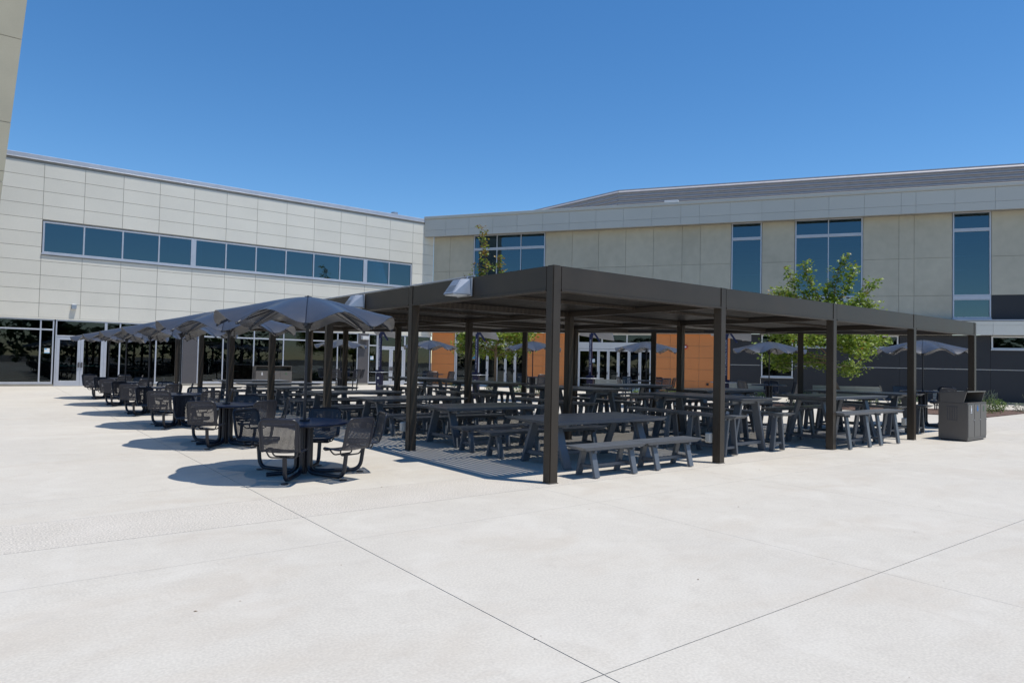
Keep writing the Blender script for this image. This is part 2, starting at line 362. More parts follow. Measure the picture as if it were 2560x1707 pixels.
# ------------------------------------------------------------------ leaning beige wing at the left edge
WG = thing('building_wing', 'beige panelled wall with a leaning edge at the far left of the photo', 'building', (0, 24, 0))
def xe(z): return -5.91+(z-7.02)*(.54/7.74)
MB().prism([(-16, 0), (xe(0)-.03, 0), (xe(20)-.03, 20), (-16, 20)][::1], .03, .6, 'y').build('wall', M['backing'], WG)
zz = [0, 1.9, 3.8, 5.8, 7.84, 8.23, 10.05, 13.22, 16.4, 20]
for a, b in zip(zz[:-1], zz[1:]):
    MB().prism([(-10.4, a+.012), (xe(a), a+.012), (xe(b), b-.012), (-10.4, b-.012)], 0, .03, 'y').build('wall_panel', M['beige'], WG)
    MB().prism([(-16, a+.012), (-10.43, a+.012), (-10.43, b-.012), (-16, b-.012)], 0, .03, 'y').build('wall_panel', M['beige'], WG)

# ------------------------------------------------------------------ right / back building
BB = thing('classroom_building', 'grey building with cement panels, overhanging fascia, orange and charcoal ground floor across the back', 'building', (18.08, 33.5, 0), radians(-57.5))
RB = BB.rotation_euler.to_matrix()
def bw(s, d, z=0):   # building frame -> world
    v = RB @ Vector((s, -d, z)); return Vector((18.08+v.x, 33.5+v.y, z))
SE = 44
joints = [0, 1.24, 2.98, 8.06, 9.85, 11.57, 13.29, 15.0, 16.72, 17.79, 19.55, 21.27, 23.03, 26.55, 28.31, 29.04, 30.83, 32.61, 34.33, 36.05, 37.76, 39.48, 41.2, SE]
wins = {2.98: (2.98, 8.06), 19.55: (19.55, 21.27), 23.03: (23.03, 26.55), 30.83: (30.83, 32.61), 37.76: (37.76, 39.48)}
zt, zb = 10.12, 4.42
mb = MB()
for a, b in zip(joints[:-1], joints[1:]):
    if a in wins:
        mb.box(a, b, .04, .4, zt, zt+.3)
        continue
    mb.box(a, b, .04, .4, 3.5, zt+.3)
    for z0, z1 in ((7.74, zt), (5.70, 7.74), (zb, 5.70)):
        dk = a >= 32.5 and z1 < 6
        panel(BB, a, b, z0, z1, .04, M['darkwall'] if dk else M['plaster'], 'wall_panel', .008, .04)
mb.build('wall', M['backing'], BB)
for a, (x0, x1) in wins.items():
    n = {2.98: 3, 23.03: 2}.get(a, 1); w = .05
    cuts = [x0+(x1-x0)*i/n for i in range(1, n)]
    l = []
    for z0, z1 in ((9.27, 10.08), (5.74, 9.10), (4.55, 5.45)):
        l += [(x0+.02, x1-.02, z0-.06, z0), (x0+.02, x1-.02, z1, z1+.045), (x0+.02, x0+.09, z0, z1), (x1-.09, x1-.02, z0, z1)]
        l += [(c-w/2, c+w/2, z0, z1) for c in cuts]
    l += [(x0+.02, x1-.02, 9.148, 9.205), (x0+.02, x1-.02, 5.498, 5.675)]
    fr = bars(l, -.02, .10, M['frame'], 'window', BB, .004)
    MB().box(x0+.0, x1, -.07, .02, 4.42, 4.485).build('sill', M['frame'], fr)
    for z0, z1 in ((9.27, 10.08), (5.74, 9.10), (4.55, 5.45)):
        cc = [x0+.06]+cuts+[x1-.06]
        for p, q in zip(cc[:-1], cc[1:]): pane(fr, p, q, z0-.02, z1+.02, .05, M['glass_up'])
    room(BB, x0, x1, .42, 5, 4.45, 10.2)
    MB().box(x0+.1, x1-.1, .9, .96, 7.9, 7.96).box(x0+.1, x1-.1, .95, 1.0, 8.62, 9.05).box(x0+.1, x1-.1, 1.3, 1.34, 7.2, 7.23).box(x0+.4, x1-.5, 1.5, 1.6, 5.75, 6.15).build('interior_beam', M['curtain'], BB)
# fascia overhang
FJ = [-.4, 1.2, 2.9, 4.6, 6.3, 8.05, 9.8, 11.52, 13.24, 14.97, 16.69, 17.77, 19.5, 21.24, 22.98, 24.75, 26.52, 28.3, 29.0, 30.8, 32.6, 34.33, 36.05, 37.77, 39.5, 41.2, SE]
MB().box(-.4, SE, -.64, -.45, 10.05, 11.25).box(-.4, SE, -.45, 14, 11.05, 11.2).build('fascia_backing', M['backing'], BB)
for a, b in zip(FJ[:-1], FJ[1:]):
    panel(BB, a, b, 10.06, 10.50, -.64, M['fascia'], 'fascia_panel', .006, .03); panel(BB, a, b, 10.50, 11.24, -.64, M['fascia'], 'fascia_panel', .006, .03)
    MB().add([(a+.005, -.665, 10.062), (b-.005, -.665, 10.062), (b-.005, 0.0, 10.14), (a+.005, 0.0, 10.14)], [(0, 3, 2, 1)]).build('soffit_panel', M['fascia'], BB)
MB().box(-.42, SE, -.73, .3, 11.28, 11.45).box(-.42, SE, -.70, .3, 11.25, 11.28).build('coping', M['fascia'], BB, bevel=.008)
# ribbed metal roof screen set back behind the fascia
def ribs(p0, p1, z0, z1, n):
    p0, p1 = Vector(p0), Vector(p1); dv = (p1-p0).normalized(); nr = Vector((dv.y, -dv.x)) 
    h = (z1-z0)/n
    for i in range(n):
        a = z0+h*i
        prof = [(0, a+.002), (.15, a+.08*h), (.15, a+.26*h), (.0, a+.66*h), (.0, a+h-.002), (-.10, a+h-.002), (-.10, a+.002)]
        v = []
        for q in (p0, p1):
            v += [(q.x+nr.x*o, q.y+nr.y*o, z) for o, z in prof]
        k = len(prof); fc = [tuple(range(k)), tuple(range(2*k-1, k-1, -1))]+[(j, k+j, k+(j+1) % k, (j+1) % k) for j in range(k)]
        MB().add(v, fc).build('roof_rib', M['roofmetal'], BB)
Z0r, Z1r = 11.55, 14.65
ribs((11.2, 8.0), (SE, 8.0), Z0r, Z1r, 11)
th = radians(30); L_ = 13
ribs((11.2-cos(th)*L_, 8.0+sin(th)*L_), (11.19, 8.0), Z0r, Z1r, 11)
MB().prism([(11.2, 8.1), (11.2-cos(th)*L_, 8.1+sin(th)*L_), (11.2-cos(th)*L_, 22), (SE, 22), (SE, 8.1)][::-1], Z1r-.05, Z1r, 'z').build('roof', M['roofmetal'], BB)
link('roof_box', MB().box(-.42, .42, -.12, .12, 0, .16).mesh('roof_box', M['white'], .02), None, bw(16.1, .4, 11.45), (0, 0, radians(-57.5)), label='small white box lying on the parapet below the ribbed roof', cat='roof box')
# lower band over the ground floor
MB().box(0, SE, -.28, .03, 3.60, 4.33).build('band_backing', M['backing'], BB)
BJ = [0, 1.24, 2.98, 4.7, 6.4, 8.06, 9.85, 11.57, 13.15, 14.95, 16.2, 17.75, 19.55, 21.27, 23.03, 24.8, 26.55, 28.38, 30.4, 32.6, 34.33, 36.05, 37.76, 39.48, 41.2, SE]
for a, b in zip(BJ[:-1], BJ[1:]):
    panel(BB, a, b, 3.58, 4.10, -.28, M['panel'], 'band_panel', .005, .03)
    panel(BB, a, b, 4.10, 4.30, -.28, M['panel'], 'band_panel', .003, .04)
    MB().add([(a+.004, -.31, 3.575), (b-.004, -.31, 3.575), (b-.004, .02, 3.575), (a+.004, .02, 3.575)], [(0, 3, 2, 1)]).build('soffit_panel', M['panel'], BB)
MB().box(0, SE, -.34, .03, 4.335, 4.39).build('ledge', M['frame'], BB, bevel=.005)
# ground floor
room(BB, 1.8, 15.0, .5, 8, .04, 3.5)
def orange_wall(x0, x1, vj):
    MB().box(x0, x1, .04, .4, 0, 3.57).build('wall', M['backing'], BB)
    zj = [.06, .76, 1.45, 2.14, 2.84, 3.56]; xj = [x0]+vj+[x1]
    for a, b in zip(xj[:-1], xj[1:]):
        for c, d in zip(zj[:-1], zj[1:]): panel(BB, a, b, c, d, .04, M['orange'], 'orange_panel', .007, .04)
orange_wall(0.02, 1.74, [])
orange_wall(6.90, 10.3, [8.04, 9.75])
orange_wall(15.05, 19.56, [16.1, 17.79])
# white mullioned folding door systems
def folding(x0, x1, leaves, side_left=None):
    fr = bars([(x0, x0+.08, 0, 3.56), (x1-.08, x1, 0, 3.56), (x0+.08, x1-.08, 3.48, 3.56), (x0+.08, x1-.08, 2.62, 3.02)]+[(x0+(x1-x0)*k/3-.04, x0+(x1-x0)*k/3+.04, 3.02, 3.48) for k in (1, 2)], -.01, .10, M['white'], 'door_frame', BB)
    pane(fr, x0+.06, x1-.06, 3.0, 3.5, .06)
    for a, b in zip(leaves[:-1], leaves[1:]):
        w = .085
        d = bars([(a+.006, a+w, .012, 2.60), (b-w, b-.006, .012, 2.60), (a+w, b-w, .012, .22), (a+w, b-w, 2.46, 2.60)], .0, .06, M['white'], 'folding_door', BB)
        pane(d, a+w-.02, b-w+.02, .2, 2.48, .03)
        MB().box(b-.07, b-.03, -.05, -.001, 1.0, 1.16).build('handle', M['greycol'], d)
folding(1.76, 6.88, [1.86, 2.75, 3.5, 4.15, 4.8, 5.44, 6.11, 6.8])
folding(10.32, 15.03, [10.40, 11.15, 11.68, 12.3, 12.93, 13.6, 14.27, 14.95])
notice(BB, 3.1, 1.78, -.002, .26, .3, ('orange', 'cyan')); notice(BB, 11.25, 1.75, -.002, .2, .22)
# charcoal wall with reveal, windows
def rects_wall(name, mt, rl, y0=0, y1=.4):
    mb = MB()
    for a in rl: mb.box(a[0], a[1], y0, y1, a[2], a[3])
    return mb.build(name, mt, BB)
for a in [(19.57, 21.25, 1.795, 3.57), (19.57, 21.25, .12, 1.765), (21.26, 23.02, .12, 1.05), (23.03, 28.35, 1.795, 2.79), (23.03, 28.35, .12, 1.765), (28.36, 32.56, 1.795, 3.57), (28.36, 32.56, .12, 1.765), (32.57, SE, 1.795, 2.79), (32.57, SE, .12, 1.765)]:
    MB().box(a[0], a[1], 0, .4, a[2], a[3]).build('charcoal_panel', M['darkwall'], BB)
MB().box(19.57, 21.25, .015, .3, 1.767, 1.793).box(23.04, SE, .015, .3, 1.767, 1.793).build('reveal_strip', M['frame'], BB)
MB().box(19.56, SE, -.04, .4, 0, .115).build('wall_base', M['greycol'], BB)
def simple_window(x0, x1, z0, z1, cuts=()):
    l = [(x0, x1, z0, z0+.07), (x0, x1, z1-.07, z1), (x0, x0+.07, z0+.07, z1-.07), (x1-.07, x1, z0+.07, z1-.07)]+[(c-.03, c+.03, z0+.07, z1-.07) for c in cuts]
    fr = bars(l, -.03, .10, M['white'], 'window', BB)
    MB().box(x0-.03, x1+.03, -.09, .02, z0-.06, z0-.005).build('sill', M['white'], fr)
    cc = [x0]+list(cuts)+[x1]
    for p, q in zip(cc[:-1], cc[1:]): pane(fr, p+.03, q-.03, z0+.05, z1-.05, .04)
    room(BB, x0, x1, .42, 3, z0-.02, z1+.02)
simple_window(21.28, 22.98, 1.12, 3.54); simple_window(23.1, 28.3, 2.86, 3.54, (25.7,)); simple_window(32.6, 38.2, 2.86, 3.54, (35.4,))
link('speaker_box', MB().box(-.17, .17, -.14, 0, -.17, .17).box(-.12, .12, -.15, -.14, -.12, .12).mesh('speaker_box', M['white'], .015), None, bw(20.4, .0, 3.37), (0, 0, radians(-57.5)), label='square white speaker box high on the charcoal wall beside the tall window', cat='speaker')
al = thing('fire_alarm', 'round red fire alarm with white centre on the orange wall', 'fire alarm', bw(17.0, 0, 2.79), radians(-57.5))
MB().prism([(.13*cos(a*pi/8), .13*sin(a*pi/8)) for a in range(16)], -.06, -.001, 'y').build('body', M['red'], al); MB().box(-.05, .05, -.09, -.06, -.05, .05).build('strobe', M['paper'], al)
vt = thing('wall_pipe', 'short round pipe opening low on the orange wall', 'pipe', bw(18.3, 0, .58), radians(-57.5))
MB().prism([(.12*cos(a*pi/8), .12*sin(a*pi/8)) for a in range(16)], -.02, -.001, 'y').build('flange', M['orange'], vt)
MB().tube([(0, -.02, 0), (0, -.10, 0)], .075, 14, cap=False).build('collar', M['greycol'], vt); MB().prism([(.07*cos(a*pi/8), .07*sin(a*pi/8)) for a in range(16)], -.03, -.022, 'y').build('opening', M['black'], vt)

# ------------------------------------------------------------------ pergola
PG = thing('pergola', 'large bronze brown steel pergola with slatted roof shading the picnic tables', 'pergola')
hk = atan2(6*SY, -4*SX); SKD = Vector((cos(hk), sin(hk), 0)); SKL = sqrt((6*SY)**2+(4*SX)**2)
def ysk(x): return 6*SY*(1-x/(4*SX))
def xsk(y): return 4*SX*(1-y/(6*SY))
PW = .152
def post(x, y, top=PH-.002, dx=0, dy=0, rz=0):
    p = MB().box(-PW/2, PW/2, -PW/2, PW/2, 0, top).build('post', M['bronze'], PG, bevel=.014, seg=2, smooth=True, loc=(x, y, 0), rot=(0, 0, rz))
    MB().box(-PW/2-.004, PW/2+.004, -PW/2-.004, PW/2+.004, 0.0, .012).build('base_collar', M['joint'], p)
h2 = PW/2
for i in range(5): post(i*SX+h2, h2, PH+.004)
for j in range(1, 7): post(h2, j*SY+h2, PH+.004)
for i in (1, 2, 3):
    for j in range(1, 6):
        if (i, j) == (3, 1) or j*SY > ysk(i*SX)-.6: continue
        post(i*SX+h2+.06, j*SY+h2, 2.74)
for t in (4.35, 8.6, 12.85, 17.1, 21.35):
    p = Vector((4*SX, 0, 0))+SKD*t; post(p.x, p.y, 2.66+.01, rz=hk)
BT, BD = PH, .33
def beam(name, x0, x1, y0, y1, z0, z1, lip=True, mt='bronze', bevel=.008):
    mb = MB().box(x0, x1, y0, y1, z0, z1)
    return mb.build(name, M[mt], PG, bevel=bevel, seg=2)
for i in range(4):
    beam('edge_beam', i*SX+PW+.001, (i+1)*SX-.001, .008, PW-.008, BT-BD, BT)
    MB().box(i*SX+PW+.001, (i+1)*SX-.001, -.008, PW+.0, BT-BD-.022, BT-BD+.004).build('bottom_flange', M['bronze'], PG)
for j in range(6):
    beam('edge_beam', .008, PW-.008, j*SY+PW+.001, (j+1)*SY-.001, BT-BD, BT)
    MB().box(-.008, PW, j*SY+PW+.001, (j+1)*SY-.001, BT-BD-.022, BT-BD+.004).build('bottom_flange', M['bronze'], PG)
# skew edge beam
nrm = Vector((-SKD.y, SKD.x, 0))
a = Vector((4*SX+.07, .12, 0)); b = a+SKD*(SKL-.1)
def sk_box(a, b, w, z0, z1): 
    return MB().hexa([a-nrm*w+Vector((0, 0, z0)), b-nrm*w+Vector((0, 0, z0)), b+nrm*w+Vector((0, 0, z0)), a+nrm*w+Vector((0, 0, z0))][::1],
                     [a-nrm*w+Vector((0, 0, z1)), b-nrm*w+Vector((0, 0, z1)), b+nrm*w+Vector((0, 0, z1)), a+nrm*w+Vector((0, 0, z1))])
sk_box(a, b, .07, BT-BD, BT-.004).build('edge_beam', M['bronze'], PG)
# interior beams
IZ = BT-BD-.015; SLZ = 2.755
for j in range(1, 6):
    xe_ = xsk(j*SY+.076)-.1
    if xe_ > 1: beam('roof_beam', PW+.002, xe_, j*SY+.02, j*SY+.13, IZ, SLZ-.003)
for i in range(1, 4):
    yy = PW+.002
    for j in range(0, 7):
        y1 = min((j+1)*SY+.018, ysk(i*SX+.13)-.12)
        if y1-yy > .4: beam('roof_beam', i*SX+.03, i*SX+.14, yy, y1, IZ+.002, SLZ-.005)
        yy = (j+1)*SY+.132
        if yy > ysk(i*SX+.13): break
# purlins under the slats
yp = SY/2
k = 1
while yp*k < 6*SY-.4:
    y = yp*k+.05
    if k % 2:
        xe_ = xsk(y)-.12
        if xe_ > .6: beam('purlin', PW+.003, xe_, y-.02, y+.02, SLZ-.055, SLZ-.002, bevel=0)
    else:
        xe_ = xsk(y)-.15
        if xe_ > .6: beam('purlin', PW+.003, xe_, y-.0, y+.04, SLZ-.04, SLZ-.002, bevel=0)
    k += 1
# slats run away from the camera along y
x = PW+.035
while x < 4*SX-.1:
    y1 = ysk(x)-.12
    if y1 > PW+.1: MB().box(x, x+.082, PW+.002, y1, SLZ, SLZ+.028).build('slat', M['slat'], PG)
    x += .1105
# conduit and flood lights on the left beam
cnd = link('conduit', MB().tube([(.03, 1.95, PH+.02), (.03, 6.2, PH+.02), (.03, 14, PH+.02)], .014, 8).tube([(.0, 2.1, PH+.02), (-.03, 2.1, PH-.05)], .013, 8).mesh('conduit', M['silver'], 0, True), None, label='thin silver conduit pipe running along the top of the left pergola beam', cat='conduit')
def wallpack(y, label):
    t = thing('flood_light', label, 'flood light', (-.001, y, 2.70), 0, 'silver flood lights on the pergola beam')
    MB().box(-.03, 0, 0, .42, -.02, .27).build('back_plate', M['silver'], t, bevel=.006)
    b_ = [(-.34, .06, -.0), (-.031, .0, .0), (-.031, .42, .0), (-.34, .36, .0)]
    tp = [(-.17, .09, .25), (-.031, .03, .26), (-.031, .39, .26), (-.17, .33, .25)]
    MB().hexa(b_, tp).build('housing', M['silver'], t, bevel=.012, seg=2)
    MB().box(-.30, -.06, .07, .35, -.012, -.001).build('lens', M['paper'], t)
    fins = MB()
    for q in range(5):
        z = .05+q*.022; xx = -.34+.17*(z/.25)-.006; fins.box(xx, xx+.008, .10, .32, z, z+.007)
    fins.build('cooling_fins', M['frame'], t)
wallpack(1.95, 'silver wedge flood light on the left beam nearest the corner post'); wallpack(5.86, 'silver wedge flood light farther along the left beam above the umbrellas')
wallpack(9.8, 'silver wedge flood light on the left beam hidden mostly by the nearest umbrella')
def outlet(x, y, label):
    t = thing('outlet_box', label, 'outlet box', (x, y, .34), 0, 'outlet boxes on pergola posts')
    MB().box(-.07, .03, 0, .10, 0, .17).build('box', M['outlet'], t, bevel=.008)
    MB().box(-.085, -.071, .005, .095, .01, .16).build('cover', M['outlet'], t, bevel=.006)
outlet(SX+.02, PW+.001, 'grey outlet box low on the back of the second front post'); outlet(.02, SY+PW+.001, 'grey outlet box low on the second post of the left row'); outlet(3*SX+.02, PW+.001, 'grey outlet box low on the back of the fourth front post')

# ------------------------------------------------------------------ picnic tables and benches
def plank_top(parent, L, W, h, n, name='plank', th=.055, cut=.09, gap=.007):
    w = W/n
    for i in range(n):
        y0 = -W/2+w*i+gap/2; y1 = y0+w-gap
        e0 = .025 if i == 0 else 0; e1 = .025 if i == n-1 else 0
        mb = MB().hexa([(-L/2+cut, y0+e0, h-th), (L/2-cut, y0+e0, h-th), (L/2-cut, y1-e1, h-th), (-L/2+cut, y1-e1, h-th)],
                       [(-L/2, y0, h), (L/2, y0, h), (L/2, y1, h), (-L/2, y1, h)])
        mb.build(name, M['charcoal'], parent, bevel=.003)
def leg_mb(x, yt, yb, h, lw, lt):     # board leg leaning outwards in y
    s_ = 1 if yb > 0 else -1
    return MB().hexa([(x-lw/2, yb-lt/2, .012), (x+lw/2, yb-lt/2, .012), (x+lw/2, yb+lt/2, .012), (x-lw/2, yb+lt/2, .012)],
                     [(x-lw/2, yt-lt/2, h), (x+lw/2, yt-lt/2, h), (x+lw/2, yt+lt/2, h), (x-lw/2, yt+lt/2, h)])
def make_set(kind):
    if kind == 'low': ht, hb_, lw = .755, .455, .10
    else: ht, hb_, lw = 1.055, .755, .10
    T = thing('picnic_table', 'x', 'picnic table')
    L, Wd = 2.58, 1.30
    plank_top(T, L, Wd, ht, 5)
    for sx_ in (-1, 1):
        x = sx_*(L/2-.36)
        for s_ in (-1, 1): leg_mb(x, s_*.26, s_*.53, ht-.057, .15, .06).build('leg', M['charcoal'], T, bevel=.004)
        MB().box(x-.03, x+.03, -.52, .52, ht-.115, ht-.0565).build('top_rail', M['charcoal'], T, bevel=.003); MB().box(x-.025, x+.025, -.455, .455, .15, .21).build('cross_bar', M['charcoal'], T, bevel=.003)
    MB().box(-(L/2-.39), L/2-.39, -.03, .03, .155, .205).build('stretcher', M['charcoal'], T, bevel=.003)
    B = thing('bench', 'x', 'bench')
    L, Wd = 1.365, .40
    plank_top(B, L, Wd, hb_, 2)
    for sx_ in (-1, 1):
        x = sx_*(L/2-.28)
        for s_ in (-1, 1): leg_mb(x, s_*.085, s_*.185, hb_-.056, lw, .05).build('leg', M['charcoal'], B, bevel=.004)
        MB().box(x-.022, x+.022, -.17, .17, hb_-.095, hb_-.0562).build('top_rail', M['charcoal'], B, bevel=.003); MB().box(x-.02, x+.02, -.145, .145, .13, .18).build('cross_bar', M['charcoal'], B, bevel=.003)
    MB().box(-(L/2-.30), L/2-.30, -.022, .022, .132, .178).build('stretcher', M['charcoal'], B, bevel=.003)
    refresh()
    return T, B
lowT, lowB = make_set('low'); tallT, tallB = make_set('tall'); used = set()
def place(src, x, y, rz, label, group):
    o = src if src.name not in used else copy_tree(src)
    used.add(src.name)
    o.location = (x, y, 0); o.rotation_euler = (0, 0, rz); o['label'] = label; o['group'] = group
ORD = ['nearest', 'second', 'third', 'fourth', 'fifth', 'sixth', 'seventh']
def jit(a): return random.uniform(-a, a)
def put_set(T, B, cx, cy, rz, tlab, blab, off, tg, bg_):
    place(T, cx, cy, rz, tlab, tg)
    c, s_ = cos(rz), sin(rz)
    for side, dy in (('near' if rz == 0 else 'right', -off), ('far' if rz == 0 else 'left', off)):
        for end, dx in (('left' if rz == 0 else 'near', -.69), ('right' if rz == 0 else 'far', .69)):
            lx, ly = dx+jit(.012), dy+jit(.04)
            place(B, cx+lx*c-ly*s_, cy+lx*s_+ly*c, rz+jit(.025), blab % (end, side), bg_)
for k in range(7):
    put_set(lowT, lowB, 2.0, 1.35+3.09*k, 0, 'low charcoal picnic table, %s of the left column' % ORD[k],
            'low charcoal bench, %%s of two on the %%s side of the %s low table' % ORD[k], 1.12, 'low picnic tables', 'low benches beside the low picnic tables')
for k, y in enumerate((1.62, 5.55, 9.5, 13.4)):
    put_set(tallT, tallB, 5.62, y, pi/2, 'bar height charcoal table seen end on, %s in the second column' % ORD[k],
            'tall bench, %%s of two, %%s side of the %s end on table in column two' % ORD[k], .76, 'bar height tables', 'tall benches beside the bar height tables')
for k in range(3):
    put_set(tallT, tallB, 9.07, .78+3.1*k, 0, 'bar height charcoal table set lengthwise in the third column, %s of three' % ORD[k],
            'tall bench, %%s of two on the %%s side of the %s lengthwise bar height table' % ORD[k], .76, 'bar height tables', 'tall benches beside the bar height tables')
put_set(tallT, tallB, 12.55, 1.75, pi/2, 'bar height charcoal table seen end on, beside the taupe recycling station',
        'tall bench, %s of two on the %s side of the rightmost bar height table', .76, 'bar height tables', 'tall benches beside the bar height tables')

# ------------------------------------------------------------------ round tables with mesh seats, umbrellas
def seat_profile():
    pts = []
    raw = [(-.20, .405), (-.185, .425), (-.15, .437), (-.05, .432), (.06, .425), (.13, .424), (.175, .435), (.205, .465), (.225, .52), (.245, .60), (.265, .70), (.285, .79), (.30, .86)]
    # resample by length
    L = [0]
    for a, b in zip(raw[:-1], raw[1:]): L.append(L[-1]+sqrt((a[0]-b[0])**2+(a[1]-b[1])**2))
    return raw, L
RAW, SL = seat_profile(); SLEN = SL[-1]
def sp(t):
    t = max(0, min(SLEN, t))
    for i in range(len(SL)-1):
        if t <= SL[i+1]+1e-9:
            q = (t-SL[i])/(SL[i+1]-SL[i]); return (RAW[i][0]+(RAW[i+1][0]-RAW[i][0])*q, RAW[i][1]+(RAW[i+1][1]-RAW[i][1])*q)
HW = .245
def seat_meshes():
    NX, NT = 34, int(SLEN/(2*HW)*34)
    dx = 2*HW/NX; dt = SLEN/NT; rc = .075
    mb = MB(); cache = {}
    def vid(x, t):
        key = (round(x, 5), round(t, 5))
        if key not in cache:
            y, z = sp(t); bow = .018*(x/HW)**2 if t < .4 else -.022*(x/HW)**2
            cache[key] = len(mb.v); mb.v.append((x, y-(-bow if t >= .4 else 0), z+(bow if t < .4 else 0)))
        return cache[key]
    for i in range(NX):
        for j in range(NT):
            x0, x1 = -HW+dx*i, -HW+dx*(i+1); t0, t1 = dt*j, dt*(j+1)
            xc, tc_ = (x0+x1)/2, (t0+t1)/2
            ex = max(0, abs(xc)-(HW-rc)); et = max(0, rc-tc_, tc_-(SLEN-rc))
            if sqrt(ex*ex+et*et) > rc: continue
            solid = i < 3 or i > NX-4 or j < 3 or j > NT-4 or sqrt(ex*ex+et*et) > rc-.03
            A, B_, C_, D = vid(x0, t0), vid(x1, t0), vid(x1, t1), vid(x0, t1)
            if solid: mb.f.append((A, B_, C_, D)); mb.mi.append(0)
            else:
                q = .27
                a, b, c, d = vid(x0+dx*q, t0+dt*q), vid(x1-dx*q, t0+dt*q), vid(x1-dx*q, t1-dt*q), vid(x0+dx*q, t1-dt*q)
                for fc in ((A, B_, b, a), (B_, C_, c, b), (C_, D, d, c), (D, A, a, d)): mb.f.append(fc); mb.mi.append(0)
    shell = mb.mesh('seat', M['mesh'], smooth=True)
    path = []; n = 6
    cs = [(-HW+rc, rc, pi, 1.5*pi), (HW-rc, rc, 1.5*pi, 2*pi), (HW-rc, SLEN-rc, 0, .5*pi), (-HW+rc, SLEN-rc, .5*pi, pi)]
    pp = []
    for q, (cx, ct, a0, a1) in enumerate(cs):
        for k in range(n+1):
            a = a0+(a1-a0)*k/n; pp.append((cx+rc*cos(a), ct+rc*sin(a)))
        if q in (1, 3):
            ta, tb = (rc, SLEN-rc) if q == 1 else (SLEN-rc, rc)
            for k in range(1, 14): pp.append((HW if q == 1 else -HW, ta+(tb-ta)*k/14))
    for x_, t_ in pp+[pp[0]]:
        y, z = sp(t_); bow = .018*(x_/HW)**2 if t_ < .4 else 0
        b2 = .022*(x_/HW)**2 if t_ >= .4 else 0
        path.append((x_, y-b2, z+bow))
    rim = MB().tube(path, .0125, 7, cap=False).mesh('rim', M['black'], smooth=True)
    br = MB().tube(fillet([(-.20, .10, .435), (-.17, .08, .36), (.17, .08, .36), (.20, .10, .435)], .04), .010, 7).tube(fillet([(-.20, -.10, .43), (-.16, -.06, .36), (.16, -.06, .36), (.20, -.10, .43)], .04), .010, 7).box(-.05, .05, -.07, .09, .352, .366).mesh('bracket', M['black'], smooth=True)
    return shell, rim, br
SEAT, RIM, BRK = seat_meshes()
ANG = [-12, 55, 120, 235, 292]; STUB = 177
def make_round(bar):
    dz = .30 if bar else 0
    T = thing('round_table', 'x', 'table')
    mb = MB().disk((0, 0, .725+dz), .60, .022, 56); mb.disk((0, 0, .712+dz), .607, .04, 56) if False else None
    mb.build('tabletop', M['navy'], T, bevel=.006, seg=2)
    MB().tube([(.597*cos(a*pi/28), .597*sin(a*pi/28), .724+dz) for a in range(57)], .014, 7, cap=False).build('table_rim', M['black'], T, smooth=True)
    MB().tube([(0, 0, .02), (0, 0, .724+dz)], .055, 16).build('pedestal', M['black'], T, smooth=True)
    for a in ANG+[STUB]:
        A = radians(a); ca, sa = cos(A), sin(A)
        if a == STUB: pts = [(.10, .70+dz), (.10, .04), (.50, .035)]
        else: pts = [(.10, .70+dz), (.10, .04), (.80, .04), (.84, .352+dz)]
        P3 = [(r_*ca, r_*sa, z) for r_, z in pts]
        MB().tube(fillet(P3, .13, 6), .029, 10).build('leg', M['black'], T, smooth=True)
        if a != STUB:
            s_ = link('seat', SEAT, T, (.84*ca, .84*sa, dz), (0, 0, A-pi/2))
            link('rim', RIM, s_); link('bracket', BRK, s_)
            MB().disk((.80*ca, .80*sa, .001), .05, .012, 12).build('foot_pad', M['black'], T)
    refresh(); return T
NR = 8; UR_ = 1.21
def canopy_pt(r_, d):      # d in -1..1 across a panel
    q = r_/UR_
    zr = 2.51-.43*q**1.65
    lift = .165*q**3.0*(0.5+0.5*cos(pi*d))
    rr = r_*(1+.03*(1-abs(d))*q)
    return rr, zr+lift
